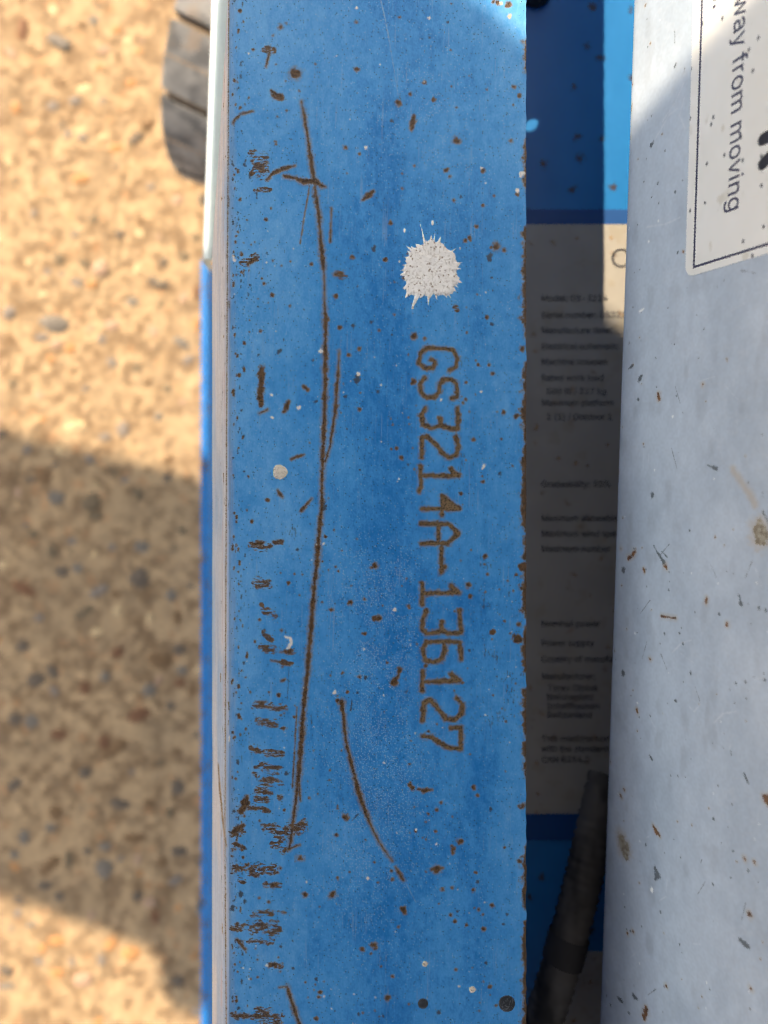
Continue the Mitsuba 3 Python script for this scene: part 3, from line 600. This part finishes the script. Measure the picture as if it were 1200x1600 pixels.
# low guard rail beside the plate, near the ground
zr = -.35
rail = rbox(.0056, .62 + .13, .036, .0012, (gx(319.5, zr), gy(405, zr) - .375, ZT + zr - .018))
kr = obj('guard_rail', rail, 'blue_rail_paint', L, smooth=30)
tag(kr, label='narrow blue steel guard rail below the bent edge')
scene['bolt_steel'] = principled((.10, .12, .14), .45, metallic=.7)
bm = trimesh.creation.cylinder(radius=.0052, height=.006, sections=6); bm.apply_transform(trimesh.transformations.rotation_matrix(math.pi / 2, [0, 1, 0]))
bm.apply_translation([gx(313, zr), gy(1424, zr), ZT + zr - .006])
obj('bolt', bm, 'bolt_steel', kr)
# pale wheel guard flange above the wheel: a bent strip catching the sun
zg = -.12
xa, xb = [(gx(328, zg), gx(354, zg), gy(0, zg)), (gx(313.5, zg), gx(338, zg), gy(405, zg))]
yy = np.linspace(.34, xb[2], 60)
gv, gf = [], []
for q in yy:
    t = (q - xb[2]) / (xa[2] - xb[2])
    l_, r_ = xb[0] + t * (xa[0] - xb[0]), xb[1] + t * (xa[1] - xb[1])
    w_ = r_ - l_
    for u, dz in [(-.01, -.020), (0, -.006), (.06, -.0022), (.18, 0), (.40, .0004), (.6, 0), (1.0, -.003), (1.6, -.009)]:
        gv.append([l_ + w_ * u, q, ZT + zg + dz])
for q in range(len(yy) - 1):
    for k in range(7):
        a_ = q * 8 + k
        gf += [[a_, a_ + 1, a_ + 9], [a_, a_ + 9, a_ + 8]]
scene['pale_paint'] = principled(proc(lambda p, n, uv: mix((.33, .45, .54), (.48, .58, .62), fbm(p.x * 200, p.y * 40, 1.0))), .32, specular=.6)
gm = trimesh.Trimesh(gv, gf, process=False); gm.fix_normals()
kg = obj('wheel_guard', gm, 'pale_paint', L, smooth=50)
tag(kg, label='pale sunlit strip over the wheel at the upper left')

# the wheel, steered aside: solid tyre with tread blocks
def rubber_col(p, n, uv):
    x, y, z = p.x * 1000, p.y * 1000, p.z * 1000
    c = mix((.085, .085, .086), (.200, .196, .190), smoothstep(.3, .7, fbm(x / 9, y / 9, z / 9)))
    return mix(c, (.21, .155, .11), smoothstep(.55, .72, fbm(x / 14, y / 14, z / 14 + 4)) * .6)
scene['tyre_rubber'] = principled(proc(rubber_col), .62, specular=.4)
scene['tyre_dusty'] = principled(proc(lambda p, n, uv: mix((.24, .17, .11), (.34, .26, .18), noise(p.x * 300, p.y * 300, p.z * 300))), .9)
WR, WW = .0747, .065
steer = -.3316
fwd = np.array([-math.sin(steer), math.cos(steer)]); axl = np.array([math.cos(steer), math.sin(steer)])
ZW = -ZT + WR
Cw = np.array([-.1209, .3061]) + (WW / 2) * axl
def wheel_tf(m):
    R4 = np.eye(4); R4[:3, 0] = [*axl, 0]; R4[:3, 1] = [*fwd, 0]; R4[:3, 3] = [Cw[0], Cw[1], ZT + ZW]
    m.apply_transform(R4); return m
def tread_piece(a0, a1, r0, r1, wl, wr, n=7, sh=.0028, skew=.12):
    """A block on the tyre between two angles, its shoulders rounded off."""
    prof_ = [(wl, r0), (wl, r1 - sh * .9), (wl + sh * .12, r1 - sh * .42), (wl + sh * .45, r1 - sh * .12), (wl + sh, r1), (wr - sh, r1), (wr - sh * .45, r1 - sh * .12), (wr - sh * .12, r1 - sh * .42), (wr, r1 - sh * .9), (wr, r0)]
    v, f_ = [], []
    M = len(prof_)
    for q in range(n):
        a_ = a0 + (a1 - a0) * q / (n - 1)
        for (x_, r_) in prof_:
            b_ = a_ - skew * (x_ - wl) / WR
            v.append([x_, -r_ * math.cos(b_), r_ * math.sin(b_)])
    for q in range(n - 1):
        for k in range(M):
            k2 = (k + 1) % M
            f_ += [[q * M + k, q * M + k2, (q + 1) * M + k2], [q * M + k, (q + 1) * M + k2, (q + 1) * M + k]]
    for s in (0, n - 1):
        for k in range(1, M - 1):
            f_.append([s * M, s * M + k, s * M + k + 1])
    m = trimesh.Trimesh(v, f_, process=False); m.fix_normals(); return m
kw = key_for('wheel', L); tag(kw, label='grey rubber wheel turned aside beneath the pale strip')
carc = wheel_tf(tread_piece(-math.pi, math.pi * .999, .03, WR - .0045, -WW / 2 + .0015, WW / 2 - .0015, 97, skew=0))
obj('tyre', carc, 'tyre_dusty', kw, smooth=30)
hub = trimesh.creation.cylinder(radius=.034, height=WW * .8, sections=48); hub.apply_transform(trimesh.transformations.rotation_matrix(math.pi / 2, [0, 1, 0]))
obj('rim', wheel_tf(hub), 'pale_paint', kw, smooth=30)
gap = math.radians(4.2)
cuts = [-31, 2, 46.8, 80, 113, 146, 179, 212, 245, 278, 311, 329]
for a0_, a1_ in zip(cuts[:-1], cuts[1:]):
    a0_, a1_ = math.radians(a0_), math.radians(a1_)
    obj('tread_block', wheel_tf(tread_piece(a0_ + gap / 2, a1_ - gap / 2, .06, WR, -WW / 2, WW / 2, 11)), 'tyre_rubber', kw, smooth=35)
    mid = (a0_ + a1_) / 2
    obj('mould_line', wheel_tf(tread_piece(mid - .006, mid + .006, .062, WR + .0004, -WW / 2 + .0005, WW / 2 - .0005, 3)), 'tyre_dusty', kw, smooth=False)

# tray beside the plate, with the specification label on its floor
zf = -.07
tray = trimesh.util.concatenate([trimesh.creation.box([.17, .72, .004], trimesh.transformations.translation_matrix([.085, 0, ZT + zf - .002])),
    trimesh.creation.box([.004, .72, .066], trimesh.transformations.translation_matrix([-.002, 0, ZT + zf + .033])),
    trimesh.creation.box([.004, .72, .10], trimesh.transformations.translation_matrix([.137, 0, ZT + zf + .05])),  # right wall out of view, set close to keep sky light out
    trimesh.creation.box([.17, .004, .066], trimesh.transformations.translation_matrix([.085, -.358, ZT + zf + .033]))])
ktr = obj('tray', tray, 'blue_tray_paint', L)
tag(ktr, label='dark blue tray in the gap between plate and grey arm')

def sticker_col(p, n, uv):
    x, y = p.x * 1000, p.y * 1000
    c = mix((.33, .31, .265), (.42, .40, .345), fbm(x / 12, y / 12))
    d, _, r = voronoi(x / 6.5 + 3, y / 6.5)
    sp = smoothstep(.36, .08, d + .3 * noise(x * .8, y * .8)) * dr.select(r < .36, 1.0, 0.0)
    c = mix(c, mix((.10, .06, .03), (.36, .20, .07), noise(x * .6, y * .6)), sp * .85)
    return mix(c, (.32, .27, .18), smoothstep(.6, .8, fbm(x / 5, y / 5, 5.0)) * .4)
scene['label_white'] = principled(proc(sticker_col), .55)
scene['label_blue'] = principled((.008, .070, .24), .5)
scene['label_ink'] = principled((.012, .014, .022), .6)
sx0, sx1 = gx(812, zf), gx(1010, zf)
st, sb = gy(350, zf), gy(1272, zf)
lab = trimesh.creation.box([sx1 - sx0, st - sb, .0003], trimesh.transformations.translation_matrix([(sx0 + sx1) / 2, (st + sb) / 2, ZT + zf + .00015]))
kl = obj('specification_label', lab, 'label_white', L)
tag(kl, label='rust spotted white specification label in the dark gap')
for (a_, b_) in [(328, 351), (1271, 1312)]:
    obj('border', trimesh.creation.box([sx1 - sx0, gy(a_, zf) - gy(b_, zf), .0004], trimesh.transformations.translation_matrix([(sx0 + sx1) / 2, (gy(a_, zf) + gy(b_, zf)) / 2, ZT + zf + .0002])), 'label_blue', kl)
lines = [(471, 845, 'Model: GS-3214', 1), (497, 845, 'Serial number: GS3214A', 1), (521, 845, 'Manufacture date:', 1), (546, 845, 'Electrical schematic', 1), (570, 845, 'Machine unladen', 1), (595, 845, 'Rated work load', 1), (616, 853, '500 lb / 227 kg', 0), (634, 845, 'Maximum platform', 1), (656, 853, '2 (1) / Outdoor 1', 0),
         (761, 845, 'Gradeability: 30%', 1), (814, 845, 'Maximum allowable', 1), (838, 845, 'Maximum wind speed', 1), (862, 845, 'Maximum number', 1), (979, 845, 'Nominal power', 1), (1009, 845, 'Power supply', 1), (1034, 845, 'Country of manufacture', 1), (1061, 845, 'Manufacturer:', 1),
         (1079, 855, 'Terex Global', 0), (1093, 853, 'Bleicheplatz', 0), (1107, 853, 'Schaffhausen', 0), (1121, 853, 'Switzerland', 0), (1158, 845, 'This machine complies', 1), (1174, 845, 'with the standards', 0), (1191, 845, 'CAN B354.2', 0)]
for (py, px, txt, bold) in lines:
    m = meshkit.text_mesh(txt, .0021, .0001, True)
    m.apply_translation([gx(px, zf), gy(py, zf), ZT + zf + .0003])
    obj('print_line', m, 'label_ink', kl)
ringp = Point(gx(970, zf), gy(404, zf)).buffer(15 * .27 / F).difference(Point(gx(970, zf), gy(404, zf)).buffer(11.5 * .27 / F))
obj('print_ring', extrude(ringp, .0001, ZT + zf + .0003), 'label_ink', kl)

# second label and a dusty hose low in the gap
small = trimesh.creation.box([.05, .042, .0003], trimesh.transformations.translation_matrix([gx(985, zf), gy(1580, zf), ZT + zf + .00015]))
k2 = obj('small_label', small, 'label_white', L); tag(k2, label='small pale label at the bottom of the dark gap')
scene['hose_rubber'] = principled(proc(lambda p, n, uv: mix((.020, .019, .018), (.10, .092, .082), smoothstep(.35, .65, fbm(p.x * 120, p.y * 60, p.z * 120)))), .75)
scene['hose_black'] = principled((.030, .028, .027), .7)
hz = -.048
hp = [(gx(960, hz), gy(1225, hz), ZT + hz - .008), (gx(925, hz), gy(1330, hz), ZT + hz - .002), (gx(900, hz), gy(1420, hz), ZT + hz), (gx(868, hz), gy(1530, hz), ZT + hz + .001), (gx(838, hz), gy(1620, hz), ZT + hz), (gx(800, hz), gy(1760, hz), ZT + hz - .004)]
from scipy.interpolate import CubicSpline
cs = CubicSpline(np.arange(len(hp)), np.array(hp))
s_ = np.linspace(0, len(hp) - 1, 80)
rr = .0060 + .0004 * np.sin(s_ * 40)
kh = obj('hose', tube(cs(s_), rr), 'hose_rubber', L, smooth=True)
tag(kh, label='dusty grey hose in the lower dark gap')
s2 = np.linspace(2.35, 2.72, 20)
obj('sleeve', tube(cs(s2), .00655), 'hose_black', kh, smooth=True)
cap = trimesh.creation.icosphere(subdivisions=3, radius=1); cap.vertices = cap.vertices * [.0052, .0042, .004] + [gx(836, zf), gy(-6, zf), ZT + zf + .001]
kc = obj('rubber_stud', cap, 'hose_black', L, smooth=True)
tag(kc, label='small black rubber stud at the top of the gap')

# ------------------------------------------------------------------ grey linkage arm, leaning away and rising towards the far end
ARM_X, ARM_Z, ARM_S, ARM_K = .0640, -.0172, .110, .30
ea = np.array([0, 1, ARM_S]); ea /= np.linalg.norm(ea)
eu = np.array([ARM_K, 0, 1.0]); eu -= ea * (eu @ ea); eu /= np.linalg.norm(eu)
en = np.cross(eu, ea); en = en if en[0] < 0 else -en            # outward, to the left
O = np.array([ARM_X, 0, ZT + ARM_Z])
def on_arm(px, py):
    """Coordinates (along the arm, up its face) of what is seen at a photograph pixel."""
    d = np.array([(px - 600) / F, (800 - py) / F, -1.0]); o = np.array([0, 0, ZT + D])
    t = ((O - o) @ en) / (d @ en); q = o + t * d - O
    return q @ ea, q @ eu
def arm_world(m):                                               # mesh in (along reversed = reading direction, up, out)
    R4 = np.eye(4); R4[:3, 0] = -ea; R4[:3, 1] = eu; R4[:3, 2] = en; R4[:3, 3] = O
    m.apply_transform(R4); return m
arm = Marks(0, 0, 1400, 700, 8, 5); arm.thin = .72                              # units of 0.25 mm along (from +0.18 m) and up the face
def A(pts, kind=RUST, halo=4.0):
    out = []
    for (px, py, w) in pts:
        s, u = on_arm(px, py)
        sc = (np.hypot(*(np.array(on_arm(px, py + 1)) - (s, u))) + np.hypot(*(np.array(on_arm(px + 1, py)) - (s, u)))) / 2
        out.append(((.18 - s) * 4000, u * 4000 + 40, w * sc * 4000))
    arm.stroke(out, kind, halo)
for s in [[(1187, 826, 11), (1188, 838, 12), (1192, 834, 9)], [(971, 1310, 6), (974, 1322, 9), (978, 1335, 6)]]:
    A(s, TAN, 5); A([(s[0][0], s[0][1], s[0][2] * 1.1), (s[1][0], s[1][1], s[1][2] * 1.15)], HALO, 8)
for s in [[(1021, 1291, 3), (1026, 1299, 5), (1030, 1305, 3)], [(1010, 1578, 5), (1006, 1590, 4)], [(1029, 616, 4.4), (1029, 622, 4.4)], [(1040, 885, 5)], [(982, 872, 3.6), (987, 868, 3), (991, 863, 4)], [(1006, 890, 2.6), (1007, 893, 2)], [(970, 857, 2)], [(1104, 935, 2.6), (1103, 942, 2.6)], [(1136, 977, 4)], [(1016, 1030, 2.4)], [(995, 1109, 2), (996, 1113, 2)],
          [(970, 1243, 2.4), (971, 1246, 2)], [(975, 1234, 2)], [(1197, 1248, 9), (1200, 1252, 9)], [(1171, 1429, 5)], [(1041, 1540, 2.6)], [(980, 1458, 1.8)], [(989, 1455, 2)], [(983, 176, 2), (986, 165, 1.6)], [(981, 217, 2), (983, 212, 1.4)], [(987, 131, 2)], [(1098, 601, 2)], [(1034, 963, 2), (1056, 966, 1.6)], [(965, 737, 2)], [(960, 825, 2)], [(953, 1190, 2)], [(1164, 1342, 3)], [(1179, 1347, 2.6)], [(1173, 1545, 3)]]:
    A(s, RUST, 3.5)
for s in [[(1022, 853, 1), (1028, 865, 1.6), (1037, 878, 3)], [(1034, 862, 1), (1042, 870, 1)], [(1000, 592, 3.6), (1002, 589, 2.6)], [(982, 576, 1.6), (988, 572, 2)], [(997, 624, 2)], [(1019, 774, 3.4)], [(1026, 605, 1)], [(1025, 559, 1.4)], [(1054, 538, 1.2)], [(983, 536, 1.2)], [(974, 890, 4)], [(1155, 930, 1.4), (1158, 944, 3)], [(1196, 953, 4)], [(974, 1052, 3.4)], [(1079, 1052, 2)], [(1056, 1096, 2.2)], [(1067, 1006, 1.6)], [(1045, 922, 1.6)], [(1062, 989, 1.6)], [(1086, 956, 1.4)], [(1130, 1168, 1.6)], [(1142, 1174, 1.2)],
          [(1015, 1180, 1.2), (1019, 1187, 2)], [(1024, 1358, 3), (1028, 1366, 4), (1024, 1372, 2.4)], [(1164, 1210, 2.4), (1167, 1220, 3)], [(1157, 1470, 3), (1164, 1476, 4.4), (1170, 1480, 2.4)], [(966, 1559, 2.6), (972, 1565, 2)], [(990, 1556, 3), (995, 1560, 1.4)], [(983, 1583, 1.6)], [(1114, 1280, 2.4)], [(1146, 1330, 1.8)], [(1138, 1292, 1)], [(1106, 727, .8), (1120, 733, 2.6)], [(1018, 227, 3), (1020, 223, 2)], [(1039, 236, 1.8)], [(1028, 287, 1.8)], [(1055, 102, 2.2)], [(1011, 30, 1)], [(1012, 73, 1)], [(1018, 181, 1)], [(1010, 248, 1)], [(1066, 282, 1)], [(1018, 308, 1)], [(1029, 317, 1)], [(996, 351, 1)], [(1165, 1066, 2)], [(1150, 1068, 2)], [(1195, 1062, 2)], [(1186, 950, 2)], [(1065, 1488, 1)], [(1009, 1320, 1.6)], [(1032, 1425, 1.6)]]:
    A(s, DARK, 2)
A([(1145, 733, 2.4), (1157, 752, 2.6), (1170, 770, 3), (1180, 788, 3.4)], HALO, 4); A([(1192, 800, 1.6), (1204, 822, 1.6)], DARK, 2)
for s in [[(1018, 1390, 3)], [(1000, 487, 1.8), (1006, 482, .8)], [(1051, 652, 1.6)], [(1029, 345, 1.4)], [(983, 357, 1.8)], [(1122, 912, 1.4)], [(992, 990, 1.4)]]:
    A(s, PALE, 2)
for p in [[(1035, 190), (1055, 160), (1068, 130)], [(1025, 215), (1045, 180), (1058, 170)], [(1010, 355), (1040, 350), (1062, 340)], [(1070, 150), (1062, 180), (1070, 200)], [(1078, 1105), (1085, 1112), (1094, 1100)], [(1115, 1130), (1130, 1115), (1150, 1112)], [(1050, 1020), (1065, 1005), (1080, 1000)]]:
    A([(x_, y_, .8) for x_, y_ in p], HAIR, 2)
for _ in range(200):
    px, py = rng.uniform(945, 1205), rng.uniform(-20, 1620); r = .5 + rng.exponential(.4)
    A([(px, py, r)], [DARK, DARK, DARK, RUST, PALE][rng.integers(5)], 1.6)
for _ in range(46):
    px, py, l, an = rng.uniform(950, 1195), rng.uniform(0, 1600), rng.uniform(5, 34), rng.normal() * .7 + 1.4
    A([(px, py, .35), (px + math.cos(an) * l, py + math.sin(an) * l, .25)], [HAIR, HAIR, DARK][rng.integers(3)], 1.5)
arm.bake()

def arm_color(p, n, uv):
    q = p - mi.Point3f(*map(float, O))
    s = q.x * float(ea[0]) + q.y * float(ea[1]) + q.z * float(ea[2])
    u = q.x * float(eu[0]) + q.y * float(eu[1]) + q.z * float(eu[2])
    x, y = (.18 - s) * 4000, u * 4000 + 40
    cl = fbm(x / 105, y / 70, 2.0, octaves=4)
    c = mix((.375, .435, .500), (.435, .495, .560), smoothstep(.3, .7, cl))
    c = mix(c, (.47, .53, .595), smoothstep(.60, .80, fbm(x / 60, y / 42, 7.0, octaves=4)) * .35)
    v = fbm(x / 16, y / 16, 4.0, octaves=3)
    c = mix(c, (.46, .49, .53), smoothstep(.045, .0, dr.abs(v - .5)) * smoothstep(.45, .65, noise(x / 70, y / 70, 3.0)) * .22)
    c = c * (.905 + .07 * noise(x * .42, y * .42, 1.0) + .11 * fbm(x / 14, y / 9, 2.0, octaves=3))
    c = mix(c, (.24, .26, .28), smoothstep(.62, .85, fbm(x / 38, y / 20, 6.0)) * .22 + smoothstep(70, 30, y) * .22 * noise(x / 12, y / 6, 3.0))
    wob = (noise(x * .30, y * .30, 1.0) + .6 * noise(x * .8, y * .8, 2.0)) * 1.25 - 1.0
    m = arm.near(x, y, wob)
    c = mix(c, (.44, .34, .22), m[HALO] * .5)
    c = mix(c, (.54, .57, .61), m[HAIR] * .7)
    c = mix(c, (.075, .085, .090), m[DARK] * .85)
    c = mix(c, mix((.060, .030, .016), (.20, .095, .035), noise(x * .3, y * .3, 3.0)), m[RUST] * .95)
    c = mix(c, mix((.17, .14, .09), (.36, .33, .26), noise(x * .35, y * .35, 3.0)), m[TAN])
    return mix(c, (.80, .80, .78), m[PALE])
scene['grey_paint'] = principled(proc(arm_color), .40, specular=.45)

hgt_a, thick, rc = .118, .050, .0050
sec = box(rc, rc, thick - rc, hgt_a - rc).buffer(rc, quad_segs=8)
sc_ = np.array(sec.exterior.coords)[:-1]
sl = np.linspace(-.34, .34, 60)
av = np.array([O + ea * s - en * x_ + eu * y_ for s in sl for x_, y_ in sc_])
M = len(sc_); af = []
for q in range(len(sl) - 1):
    for k in range(M):
        k2_ = (k + 1) % M
        af += [[q * M + k, q * M + k2_, (q + 1) * M + k2_], [q * M + k, (q + 1) * M + k2_, (q + 1) * M + k]]
am = trimesh.Trimesh(av, af, process=False); am.fix_normals()
ka = obj('linkage_arm', am, 'grey_paint', L, smooth=50)
tag(ka, label='pale grey painted linkage arm with rust chips and scuffs')

# unseen upper arm, above and behind, placed to keep the gap dark
am2 = am.copy(); am2.apply_translation([.105, 0, .118])
obj('linkage_arm', am2, 'deck_dark', L, smooth=50)

# warning label on the arm's face
def paper_col(p, n, uv):
    x, y, z = p.x * 1000, p.y * 1000, p.z * 1000
    c = mix((.66, .65, .60), (.74, .73, .69), fbm(x / 8, y / 8, z / 8))
    c = mix(c, (.42, .38, .28), smoothstep(.68, .8, fbm(x / 5, y / 5, z / 5 + 3)) * .45)
    d, _, r = voronoi(y / 3.4, (z + x) / 3.4)
    return mix(c, (.07, .07, .07), smoothstep(.20, .06, d) * dr.select(r < .13, 1.0, 0.0))
scene['warning_paper'] = principled(proc(paper_col), .42, specular=.5)
scene['warning_navy'] = principled((.022, .024, .060), .5)
s0, u0 = on_arm(1072, 434); s1, u1 = on_arm(1085, 0); s2_, u2 = on_arm(1200, 396)
ex = np.array([-(s1 - s0), u1 - u0]); ex = -ex / np.linalg.norm(ex)       # reading direction, in (reading, up)
ey = np.array([-(s2_ - s0), u2 - u0]); ey /= np.linalg.norm(ey)
org = np.array([-s0, u0])                                                # lower end corner of the label
def on_label(poly):                                                      # (distance back from the end, distance up from the lower edge) -> arm face
    return affinity.affine_transform(poly, [-ex[0], ey[0], -ex[1], ey[1], org[0], org[1]])
body = box(.0028, .0028, .17, .052).buffer(.0028, quad_segs=6)
body = on_label(ragged(body, .00010, 900, 3, .0006))
kwl = obj('warning_label', arm_world(extrude(body, .0003)), 'warning_paper', L)
tag(kwl, label='off white warning label with navy border on the grey arm')
def back(px, py):
    s, u = on_arm(px, py); return np.linalg.solve(np.column_stack([-ex, ey]), np.array([-s, u]) - org)
bw, bi = back(1096.5, 100)[1] - .0004, .0052
e1 = back(1112, 407)
inner = box(e1[0] - .0006, bw, .165, .047)
frame = inner.difference(inner.buffer(-.00052, join_style=2))
obj('border', arm_world(extrude(on_label(frame), .0001, .0003)), 'warning_navy', kwl)
def label_text(txt, height, end_px, stretch=1.0, bold=False):
    m = meshkit.text_mesh(txt, height, .0001, bold)
    v = m.vertices.copy()
    e = back(*end_px)
    bx_, by_ = e[0] + (v[:, 0].max() - v[:, 0]) * stretch, e[1] + v[:, 1]
    m.vertices = np.column_stack([org[0] - ex[0] * bx_ + ey[0] * by_, org[1] - ex[1] * bx_ + ey[1] * by_, v[:, 2] + .0003])
    return arm_world(m)
obj('print_line', label_text('Keep away from moving', .0043, (1139, 332), .93), 'warning_navy', kwl)
obj('print_line', label_text('parts.', .0043, (1116, 15), .93), 'warning_navy', kwl)
def cap_stroke(pts, w):
    return LineString([back(*p) for p in pts]).buffer(w, quad_segs=6)
hd = unary_union([cap_stroke([(1194, 218), (1206, 212), (1240, 225)], .0013), cap_stroke([(1194, 256), (1204, 246), (1240, 232)], .0013)])
obj('heading_letter', arm_world(extrude(on_label(hd), .0001, .0003)), 'label_ink', kwl)

# ------------------------------------------------------------------ unseen raised deck, outline shaped to shade the plate and darken the gap
zc = .58
shade = [(-.95, .47), (-.532, .365), (-.377, .3275), (-.334, .306), (-.142, .197), (-.04, .172), (.0, .151), (.0283, .1315), (.0375, .1225), (.0635, .1035), (.0835, .0915), (.098, .081), (.30, -.06), (.85, -.40), (.85, -1.50), (-.10, -1.50), (-.24, -.42), (-.30, -.0725), (-.407, -.0725), (-.412, -.03), (-.532, .015), (-.95, .17)]
dk = Polygon([(x_ - TX * zc, y_ - TY * zc) for x_, y_ in shade])
deck = extrude(dk, .025, ZT + zc)
scene['deck_dark'] = principled((.050, .052, .056), .6)  # dark so the unseen deck and upper arm reflect little into the gap
tag('unseen_shade_platform', label='unseen raised deck on posts, shaped to cast shade over the plate and gap', category='platform')
obj('deck', deck, 'deck_dark', 'unseen_shade_platform')
for (x_, y_) in [(-.92, .42), (-.92, .20)]:
    c_ = trimesh.creation.cylinder(radius=.02, height=ZT + zc, sections=16); c_.apply_translation([x_ - TX * zc, y_ - TY * zc, (ZT + zc) / 2])
    obj('post', c_, 'deck_dark', 'unseen_shade_platform', smooth=30)
